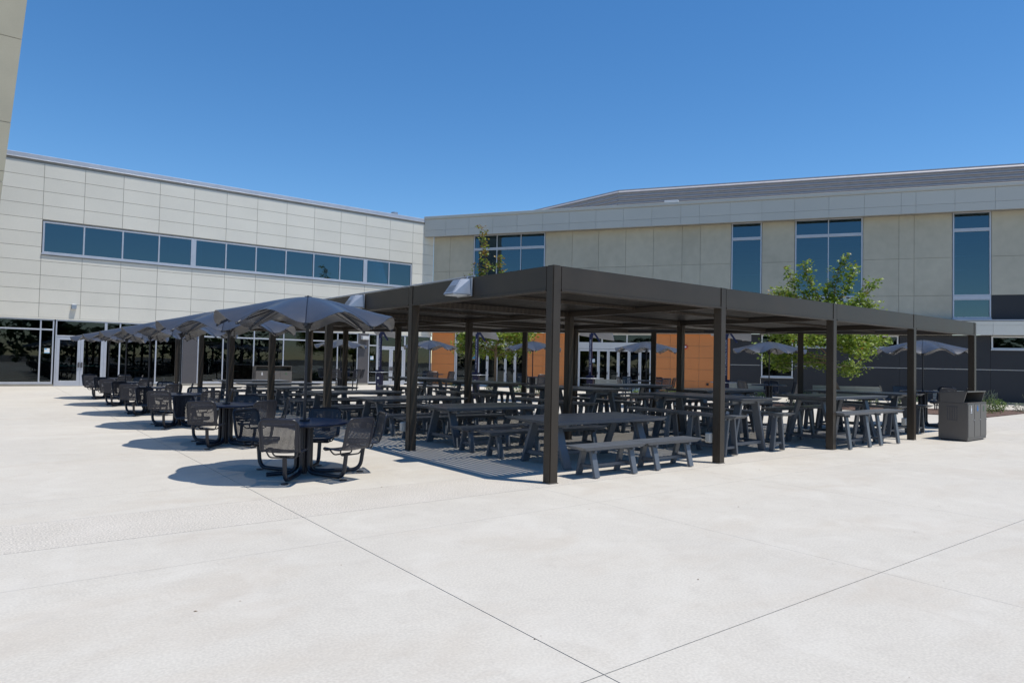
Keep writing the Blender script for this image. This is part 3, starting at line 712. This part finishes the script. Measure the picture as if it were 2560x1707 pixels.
def make_umbrella():
    U = thing('umbrella', 'x', 'umbrella')
    MB().tube([(0, 0, .75), (0, 0, 2.44)], .021, 12).build('pole', M['black'], U, smooth=True)
    MB().disk((0, 0, .752), .07, .02, 16).disk((0, 0, 2.06), .045, .07, 16).build('hub', M['black'], U)
    MB().disk((0, 0, 2.500), .05, .016, 16).tube([(0, 0, 2.51), (0, 0, 2.53)], .015, 8).build('finial', M['black'], U)
    half = pi/NR; NA, NRr = 10, 12
    mb = MB()
    for i in range(NRr+1):
        r_ = .05+(UR_-.05)*i/NRr
        for j in range(NA+1):
            d = -1+2*j/NA; rr, z = canopy_pt(r_, d)
            hg = min(half*.9, .006/max(r_, .05)); a = (half-hg)*d
            edge = 1-.035*abs(d)**6 if i == NRr else 1
            mb.v.append((rr*edge*cos(a), rr*edge*sin(a), z))
    for i in range(NRr):
        for j in range(NA):
            A = i*(NA+1)+j; mb.f.append((A, A+NA+1, A+NA+2, A+1)); mb.mi.append(0)
    pm = mb.mesh('canopy_panel', M['canopy'])
    bm = bmesh.new(); bm.from_mesh(pm); bmesh.ops.recalc_face_normals(bm, faces=bm.faces[:]); bmesh.ops.solidify(bm, geom=bm.faces[:], thickness=.007); bm.to_mesh(pm); bm.free()
    for p in pm.polygons: p.use_smooth = True
    pm.set_sharp_from_angle(angle=radians(40))
    rib = MB()
    path = []
    for i in range(9):
        r_ = .05+(UR_-.06)*i/8; rr, z = canopy_pt(r_, 1); path.append((rr, 0, z-.022))
    rib.tube(path, .011, 7); rib.box(UR_-.035, UR_-.012, -.02, .02, canopy_pt(UR_, 1)[1]-.03, canopy_pt(UR_, 1)[1]+.004)
    rm_ = rib.mesh('rib', M['black'], smooth=True)
    st = MB().tube(fillet([(.03, 0, 2.08), (.14, 0, 2.24), (.52, 0, 2.335)], .12), .009, 6).tube([(.5, 0, 2.33), (1.05, 0, 2.12)], .008, 6).mesh('strut', M['black'], smooth=True)
    for k in range(NR):
        link('canopy_panel', pm, U, None, (0, 0, 2*pi*(k+.5)/NR)); rb = link('rib', rm_, U, None, (0, 0, 2*pi*k/NR)); link('strut', st, rb)
    refresh(); return U
roundT = make_round(False); barT = make_round(True); UMB = make_umbrella(); used2 = set()
def put(src, loc, rz, label, group):
    o = src if src.name not in used2 else copy_tree(src)
    used2.add(src.name); o.location = loc; o.rotation_euler = (0, 0, rz); o['label'] = label; o['group'] = group
for k, y in enumerate((2.43, 6.41, 10.33, 14.2, 18.25, 22.2)):
    put(roundT, (-2.50, y, 0), radians(jit(2)), '%s round navy table with five black mesh seats in the left row' % ORD[k], 'round tables in the left row')
    put(UMB, (-2.50, y, 0), radians(249+jit(2)), 'slate scalloped umbrella over the %s round table of the left row' % ORD[k], 'umbrellas in the left row')
BT_ = [(7.31, 23.84), (9.92, 19.87), (12.59, 15.79), (14.49, 11.05), (15.95, 6.63), (16.2, 1.7)]
WH = ['before the grey column of the left building', 'before the leftmost orange panels', 'before the middle orange panels', 'between the right folding doors and orange wall', 'before the tall window of the charcoal wall', 'behind the rightmost pergola post']
for k, (x, y) in enumerate(BT_):
    put(barT, (x, y, 0), radians(60*k % 50), 'bar height round table with mesh seats, %s' % WH[k], 'bar height round tables behind the pergola')
    put(UMB, (x, y, .06), radians(230+3*k), 'slate scalloped umbrella behind the pergola, %s' % WH[k], 'umbrellas behind the pergola')

# ------------------------------------------------------------------ recycling stations
def make_bin(name, label, loc, rz, w=1.24):
    t = thing(name, label, 'recycling bin', loc, rz, 'recycling stations')
    D, H1, H2 = .62, .90, 1.17
    MB().box(0, w, .0, D, .03, H1).build('body', M['bin'], t, bevel=.006)
    MB().box(.05, w-.05, .04, D-.04, 0, .03).build('plinth', M['black'], t)
    for x in (0, w-.03):
        MB().prism([(.09, H1), (D, H1), (D, H2-.05), (.09, H2), (.02, H2)][:5], x, x+.03, 'x').build('side_panel', M['bin'], t, bevel=.004)
    MB().box(0, w, D-.03, D, H1, H2-.06).build('back_panel', M['bin'], t)
    MB().hexa([(0, .0, H2-.012), (w, .0, H2-.012), (w, D+.01, H2-.065), (0, D+.01, H2-.065)], [(0, .0, H2+.02), (w, .0, H2+.02), (w, D+.01, H2-.03), (0, D+.01, H2-.03)]).build('hood', M['bin'], t, bevel=.008, seg=2)
    MB().box(-.004, w+.004, -.012, D-.0, H1, H1+.012).build('counter', M['bin'], t, bevel=.003)
    n = 3
    for i in range(n):
        a, b = w*i/n, w*(i+1)/n
        d = MB().box(a+.012, b-.012, -.012, -.001, .10, H1-.03).build('door', M['bin'], t, bevel=.003)
        MB().tube([(b-.045, -.013, .50), (b-.045, -.028, .50)], .012, 10).build('lock', M['silver'], d)
        cx = (a+b)/2; z = .70
        if i == 0: MB().prism([(cx-.03, z), (cx+.03, z), (cx+.03, z+.07), (cx+.012, z+.10), (cx+.012, z+.15), (cx-.012, z+.15), (cx-.012, z+.10), (cx-.03, z+.07)], -.0155, -.0125, 'y').box(cx-.05, cx+.05, -.0155, -.0125, z-.03, z-.015).build('bottle_icon', M['letter'], d)
        if i == 1: MB().prism([(cx+.045*cos(q*pi/8), z+.05+.045*sin(q*pi/8)) for q in range(-9, 2)]+[(cx, z+.16)], -.0155, -.0125, 'y').build('drop_icon', M['blue'], d)
        if i == 2: MB().prism([(cx+.035*cos(q*pi/6), z+.06+.07*sin(q*pi/6)) for q in range(12)], -.0155, -.0125, 'y').build('leaf_icon', M['green'], d)
    ic = MB(); y0, z0 = .20, .50
    ic.box(-.006, -.001, y0, y0+.24, z0+.30, z0+.32)
    for q in range(5): ic.box(-.006, -.001, y0+.015+q*.05, y0+.027+q*.05, z0, z0+.29)
    ic.box(-.006, -.001, y0+.015, y0+.227, z0-.015, z0-.001)
    ic.build('trash_icon', M['greycol'], t)
    return t
make_bin('recycling_station', 'taupe steel three stream recycling station on the plaza at the right end of the pergola', (12.22, -.83, 0), radians(1))
make_bin('recycling_station', 'taupe recycling station beyond the low tables in front of the left building glass', (5.35, 30.3, 0), 0, 1.95)

# ------------------------------------------------------------------ solar charging tables
def text_obj(body, size, parent, loc, rot, mt):
    c = bpy.data.curves.new('lettering', 'FONT'); c.body = body; c.size = size; c.extrude = .001; c.align_x = 'LEFT'; c.space_character = 1.25
    o = bpy.data.objects.new('lettering', c); c.materials.append(mt)
    COL.objects.link(o); dg = bpy.context.evaluated_depsgraph_get(); me = bpy.data.meshes.new_from_object(o.evaluated_get(dg)); bpy.data.objects.remove(o)
    me.name = 'lettering'; n = link('lettering', me, parent, loc, rot); return n
def solar(s, d, label):
    t = thing('solar_charging_table', label, 'solar charging station', bw(s, d), radians(-57.5), 'solar charging tables')
    MB().box(-.13, .13, -.13, .13, 0, 1.0).build('base_cabinet', M['navy2'], t, bevel=.012)
    MB().disk((0, 0, 1.045), .56, .02, 40).build('tabletop', M['silver'], t, bevel=.004)
    MB().box(-.15, .15, -.15, .15, 1.068, 1.16).box(-.12, .12, -.12, .12, 1.001, 1.044).build('charging_collar', M['navy2'], t, bevel=.01)
    MB().box(-.06, .06, -.06, .06, 1.161, 2.88).build('pole', M['navy2'], t, bevel=.006)
    MB().hexa([(-.06, -.05, 2.70), (.06, -.05, 2.70), (.06, .05, 2.70), (-.06, .05, 2.70)], [(.02, -.05, 3.02), (.14, -.05, 3.02), (.14, .05, 3.02), (.02, .05, 3.02)]).hexa([(.36, -.04, 2.55), (.44, -.04, 2.55), (.44, .04, 2.55), (.36, .04, 2.55)], [(.04, -.04, 3.0), (.13, -.04, 3.0), (.13, .04, 3.0), (.04, .04, 3.0)]).build('arm', M['navy2'], t)
    Rm = Matrix.Translation((.15, .12, 3.0)) @ Matrix.Rotation(radians(-34), 4, 'X') @ Matrix.Rotation(radians(10), 4, 'Y')
    p = MB().box(-.75, .75, -.45, .45, -.02, .02, R=Rm).build('solar_panel', M['solar'], t)
    MB().box(-.72, .72, -.42, .42, .021, .026, R=Rm).build('cells', M['solarblue'], p)
    text_obj('SOLAR CHARGING STATION', .085, t, (.028, -.0615, 1.32), (pi/2, -pi/2, 0), M['letter'])
    MB().prism([(.055*cos(q*pi/10), .78+.055*sin(q*pi/10)) for q in range(20)], -.134, -.1305, 'y').build('emblem', M['letter'], t)
    MB().box(-.03, -.018, -.134, -.1305, .42, .52).box(0, .03, -.134, -.1305, .44, .452).box(.012, .022, -.134, -.1305, .42, .52).build('plug_marks', M['letter'], t)
M['navy2'] = mat('royal navy paint', (.007, .009, .06), .35)
solar(4.3, 13.9, 'navy solar charging table before the doors of the left building, leftmost of the four'); solar(9.3, 14.0, 'navy solar charging table standing before the left maple tree')
solar(14.6, 14.4, 'navy solar charging table before the right folding doors'); solar(20.0, 15.2, 'navy solar charging table behind the second front post, rightmost of the four')

# ------------------------------------------------------------------ park benches by the planting beds
def park_bench(s, d, L, mt, label, hh=.86):
    t = thing('park_bench', label, 'park bench', bw(s, d), radians(-57.5), 'slatted benches facing the building')
    for k in range(4):
        MB().box(0, L, -.02, .01, .36+k*.125, .36+k*.125+.115).build('back_slat', M[mt], t, bevel=.004)
    for k in range(4): MB().box(0, L, .02+k*.115, .125+k*.115, .42, .445).build('seat_slat', M[mt], t, bevel=.004)
    for x in (.15, L/2, L-.15):
        MB().box(x-.02, x+.02, .011, .03, .34, hh).box(x-.02, x+.02, .0, .45, .38, .419).box(x-.02, x+.02, .04, .08, 0, .38).box(x-.02, x+.02, .38, .42, 0, .38).build('support', M['greycol'], t)
M['benchgrey'] = mat('weathered bench board', (.33, .33, .28), .7, var=.08, vscale=4)
park_bench(23.6, 6.4, 2.95, 'benchgrey', 'long pale slatted bench behind the right maple trunk')
park_bench(13.0, 6.6, 1.6, 'benchgrey', 'pale slatted bench in front of the right folding doors')
park_bench(8.9, 7.0, 1.9, 'benchgrey', 'pale slatted bench before the middle orange panels')
park_bench(28.0, 9.4, 1.1, 'benchgrey', 'short pale slatted bench behind the rightmost umbrella')
park_bench(19.3, 6.6, 2.2, 'benchgrey', 'pale slatted bench by the charcoal wall near the tall window')

# ------------------------------------------------------------------ planting beds
def bed(pts, nm='planting_bed'):
    P = [bw(s, d) for s, d in pts]; P = [(p.x, p.y) for p in P]
    ar = sum(P[i][0]*P[(i+1) % len(P)][1]-P[(i+1) % len(P)][0]*P[i][1] for i in range(len(P)))
    if ar < 0: P = P[::-1]
    MB().prism(P, -.005, .035).build(nm, M['mulch'], kind='structure')
bed([(5.2, 7.6), (11.6, 7.8), (11.4, 10.2), (5.6, 10.0)]); bed([(13.5, 7.8), (18.6, 7.8), (18.6, 10.4), (13.8, 10.4)]); bed([(20.5, 7.6), (28.2, 8.2), (40, 3.1), (41, 6.2), (31.3, 9.0), (29.0, 12.9), (27.0, 12.2), (20.8, 10.6)])
LEAF = {}
def star_leaf(sz, lobes=5):
    pts = [(0, -.25)]
    for k in range(lobes):
        a = radians(-60+300*k/(lobes-1)-60)
        a = radians(-50+280*k/(lobes-1))
        pts.append((.5*cos(a), .5*sin(a)))
        if k < lobes-1:
            a2 = radians(-50+280*(k+.5)/(lobes-1)); pts.append((.22*cos(a2), .22*sin(a2)))
    return [(x*sz, y*sz) for x, y in pts]
def rot_rand(tilt):
    n = Vector((random.gauss(0, tilt), random.gauss(0, tilt), 1)).normalized()
    q = n.to_track_quat('Z', 'Y').to_matrix(); return q @ Matrix.Rotation(random.uniform(0, 2*pi), 3, 'Z')
def add_leaf(mb, p, sz, tilt=.7, k=0, simple=False):
    R = rot_rand(tilt)
    if simple: P = [(-.5*sz, 0), (0, -.22*sz), (.5*sz, 0), (0, .22*sz)]
    else: P = star_leaf(sz)
    v = [p+R @ Vector((x, y, -.25*(x*x+y*y)/sz)) for x, y in P]
    if simple: mb.add(v, [(0, 1, 2, 3)], k)
    else:
        c = len(v); v.append(p+R @ Vector((0, 0, 0))); mb.add(v, [(c, i, (i+1) % c) for i in range(c)], k)
def shrub(loc, rad, h, label, mt='leaf_shrub', n=900, lab_cat='shrub', grp='shrubs in the planting beds'):
    mb = MB(); blobs = [(Vector((jit(rad*.5), jit(rad*.5), h*random.uniform(.35, .65))), rad*random.uniform(.4, .65)) for _ in range(6)]
    for _ in range(n):
        c, R_ = random.choice(blobs); d = Vector((random.gauss(0, 1), random.gauss(0, 1), random.gauss(0, 1))).normalized()
        p = c+d*R_*random.uniform(.7, 1.05); p.z = max(.03, min(p.z, h*1.1)); add_leaf(mb, p, .07*random.uniform(.7, 1.3), .9, 0, True)
    t = thing('shrub', label, lab_cat, loc, 0, grp); mb.build('foliage', M[mt], t)
    st = MB()
    for _ in range(5):
        a = random.uniform(0, 2*pi); st.tube([(0, 0, 0), (cos(a)*rad*.4, sin(a)*rad*.4, h*.7)], .008, 5)
    st.build('stem', M['bark'], t)
SH = [(6.2, 9.2, .5, .55, 'beneath the left maple, leftmost'), (8.3, 9.5, .55, .6, 'right beneath the left maple trunk'), (9.7, 9.3, .6, .65, 'just right of the left maple trunk'), (10.9, 9.2, .5, .55, 'beside the middle orange wall bench'),
      (14.3, 9.5, .5, .55, 'left end of the middle bed'), (15.7, 9.3, .45, .5, 'centre of the middle bed'), (17.2, 9.6, .55, .55, 'before the rightmost orange panels'), (18.3, 9.0, .4, .5, 'right end of the middle bed'),
      (21.3, 9.2, .6, .6, 'left of the right maple trunk'), (22.9, 9.6, .65, .65, 'before the right maple trunk'), (25.5, 9.6, .55, .55, 'right of the right maple trunk'), (26.9, 10.4, .6, .6, 'behind the rightmost umbrella pole'), (28.3, 11.2, .6, .62, 'behind the recycling station at its left'),
      (29.6, 10.2, .62, .68, 'just right of the recycling station'), (30.4, 8.9, .45, .5, 'farther right of the recycling station')]
for s, d, rr, hh, w in SH: shrub(bw(s, d), rr, hh, 'leafy green shrub in the bed, %s' % w, n=800)
for s, d, w in ((31.6, 7.9, 'low grey green plant spreading right of the last round shrub'), (33.2, 7.2, 'low grey green plant at the right edge of the photo')):
    shrub(bw(s, d), 1.0, .32, w, 'leaf_grey', 1200, 'ground cover plant', 'grey green plants at the right')
# thin grass stalks above shrubs
gm = MB()
for _ in range(70):
    s, d = random.choice([(29.8, 9.6), (32.3, 7.4), (33.4, 6.8), (29.3, 10.4)]); p = bw(s+jit(.4), d+jit(.4), .2); q = p+Vector((jit(.25), jit(.25), random.uniform(.45, .75)))
    gm.tube([p, p.lerp(q, .5)+Vector((jit(.03), jit(.03), .04)), q], [.006, .005, .011], 4)
gm.build('flower_stalks', M['leaf_grey'], kind='stuff', label='thin pale flower stalks rising from the plants right of the bin', cat='stalks')

# ------------------------------------------------------------------ trees
def tree(loc, H, trunk_h, R_, zc, label, seed, nleaf, shoots, rust=0, lean=(0, 0), leaf=.15, grp='young maple trees behind the pergola', mats=('leaf', 'leaf_rust'), spread=1.0, tr=.075):
    rnd = random.Random(seed); t = thing('maple_tree', label, 'tree', loc, 0, grp)
    def rj(a): return rnd.uniform(-a, a)
    trk = MB(); top = Vector((lean[0], lean[1], trunk_h))
    trk.tube([(0, 0, 0), (lean[0]*.3, lean[1]*.3, trunk_h*.4), top, top+Vector((rj(.2), rj(.2), (zc-trunk_h)*.9)), Vector((lean[0]*1.4+rj(.3), lean[1]*1.4+rj(.3), zc+R_*.6))], [tr*1.2, tr, tr*.85, tr*.55, .02], 9)
    tips = []
    nl = 24
    for i in range(nl):
        a = 2*pi*i/nl*2.4+rj(.4); z0 = trunk_h+(zc+R_*.3-trunk_h)*(i/nl)**.9
        b = top.lerp(Vector((lean[0]*1.4, lean[1]*1.4, zc+R_*.5)), max(0, min(1, (z0-trunk_h)/(zc+R_*.5-trunk_h)))); b.z = z0
        ln = R_*(.55+.5*rnd.random())*(1.0-.35*i/nl)*spread
        e = b+Vector((cos(a)*ln, sin(a)*ln, ln*rnd.uniform(-.12, .6)))
        mid = b.lerp(e, .5)+Vector((rj(.15), rj(.15), .12+rj(.1)))
        trk.tube([b, mid, e], [.03, .02, .008], 6)
        for k in range(6):
            q = b.lerp(mid, .6) if k < 1 else mid.lerp(e, rnd.random()); l2 = R_*rnd.uniform(.18, .42)
            a2 = a+rj(1.4); e2 = q+Vector((cos(a2)*l2, sin(a2)*l2, l2*rnd.uniform(-.45, .7)))
            trk.tube([q, q.lerp(e2, .5)+Vector((0, 0, .04)), e2], [.011, .008, .004], 4)
            tips.append((q, e2, 0))
        tips.append((mid, e, 0))
    for (sx_, sy_, dx_, dy_, z0, z1, dens) in shoots:
        b = Vector((sx_+lean[0], sy_+lean[1], z0)); e = Vector((sx_+dx_+lean[0]*.6, sy_+dy_+lean[1]*.6, z1))
        m_ = b.lerp(e, .5)+Vector((rj(.1), rj(.1), 0)); trk.tube([b, m_, e], [.022, .014, .005], 5)
        for k in range(dens):
            q = b.lerp(m_, k/dens*2) if k < dens/2 else m_.lerp(e, k/dens*2-1)
            e2 = q+Vector((rj(.35), rj(.35), rj(.1)+.12)); trk.tube([q, e2], [.006, .003], 4); tips.append((q, e2, 1))
    trk.build('trunk', M['bark'], t, smooth=True)
    mb = MB(); per = max(6, nleaf//len(tips))
    for a, e, sh in tips:
        kk = per if not sh else max(5, per//3)
        for _ in range(kk):
            u_ = rnd.random()**.6; p = a.lerp(e, u_)+Vector((rnd.gauss(0, .19), rnd.gauss(0, .19), rnd.gauss(0, .14)-.04))*(1 if not sh else .55)
            random.seed(rnd.random()); zf = (p.z-zc)/max(.1, H-zc)
            k = 1 if (rnd.random() < (rust*max(0, zf)*1.6 if zf > 0 else rust*.12)) else 0
            add_leaf(mb, p, leaf*rnd.uniform(.65, 1.25), .75, k)
    mb.build('crown', [M[mats[0]], M[mats[1]]], t)
    return t
UD = Vector((.537, -.843, 0)); ND = Vector((-.843, -.537, 0))
def sh(lst): return [(UD.x*s1+ND.x*d1, UD.y*s1+ND.y*d1, UD.x*(s2-s1)+ND.x*(d2-d1), UD.y*(s2-s1)+ND.y*(d2-d1), z0, z1, n) for s1, d1, s2, d2, z0, z1, n in lst]
tree(bw(24.75, 8.6), 6.9, 1.65, 2.6, 3.5, 'green maple tree rising above the right part of the pergola', 11, 19000,
     sh([(0, 0, -1.5, .3, 4.0, 6.5, 18), (-.2, 0, -2.1, -.3, 3.9, 6.2, 17), (.1, 0, .25, .2, 4.2, 6.7, 18), (.2, 0, .9, -.2, 4.2, 6.3, 15), (.3, 0, 1.7, .2, 3.8, 5.6, 15), (0, 0, -.4, .2, 4.0, 5.5, 12)]), rust=.06, leaf=.16, lean=(-.36, .56))
tree(bw(8.1, 8.6), 8.7, 1.9, 2.35, 3.1, 'maple tree with rusty top shoots behind the left part of the pergola', 23, 19000,
     sh([(-.1, 0, -1.0, 0, 4.0, 8.9, 26), (0, 0, .2, .2, 4.2, 7.3, 13), (-.4, 0, -1.9, .2, 4.0, 6.4, 11), (-.2, 0, -1.2, -.3, 4.0, 7.0, 9), (.3, 0, 1.2, .2, 4.2, 6.2, 8), (.1, .2, 1.9, 0, 3.9, 5.4, 9)]), rust=.42, leaf=.15)
# large shade trees across the plaza behind the camera: they show in the window glass
far_t = [(-32, -30, 'big dark tree reflected in the left ground floor glass, left one'), (-24, -36, 'big dark tree reflected in the left ground floor glass, second one'), (-12, -44, 'big dark tree reflected in the left ground floor glass, third one'), (2, -48, 'big dark tree mirrored behind the umbrellas in the ground floor glass'), (-44, -14, 'big dark tree mirrored in the folding doors'), (-50, 2, 'big dark tree mirrored in the charcoal wall window')]
t0 = tree((far_t[0][0], far_t[0][1], 0), 8, 2.6, 3.6, 5.2, far_t[0][2], 5, 5200, [], 0, leaf=.5, grp='trees mirrored in the glass', mats=('leaf_dark', 'leaf'), tr=.16)
refresh()
for i, (x, y, lab) in enumerate(far_t[1:]):
    c = copy_tree(t0); c.location = (x, y, 0); c.rotation_euler = (0, 0, 1.3*i+.5); c['label'] = lab
mb = MB(); rd = random.Random(9)
for _ in range(240):
    p = Vector((rd.uniform(-12, 16), rd.uniform(-9, 9), .004)); random.seed(rd.random()); add_leaf(mb, p, rd.choice((.012, .018, .03)), .12, 0, True)
mb.build('dry_leaf_bits', M['bark'], kind='stuff', label='tiny dry leaf bits scattered over the pale paving', cat='debris')
mb = MB(); rt = random.Random(3)
for _ in range(5200):
    a = radians(rt.uniform(150, 300)); rr = 78+rt.gauss(0, 3); h = 8.5+2.2*sin(a*9)+1.2*sin(a*23)
    p = Vector((rr*cos(a), rr*sin(a)+5, h*rt.random()**.8)); random.seed(rt.random()); add_leaf(mb, p, 1.9*rt.uniform(.6, 1.3), .9, 0, True)
mb.build('backdrop_trees', M['leaf_dark'], kind='stuff', label='dark tree backdrop added behind the camera to cover horizon haze in the glass', cat='trees')  # unseen foliage added so the glass does not mirror the yellow horizon haze
print('objects', len(bpy.data.objects))
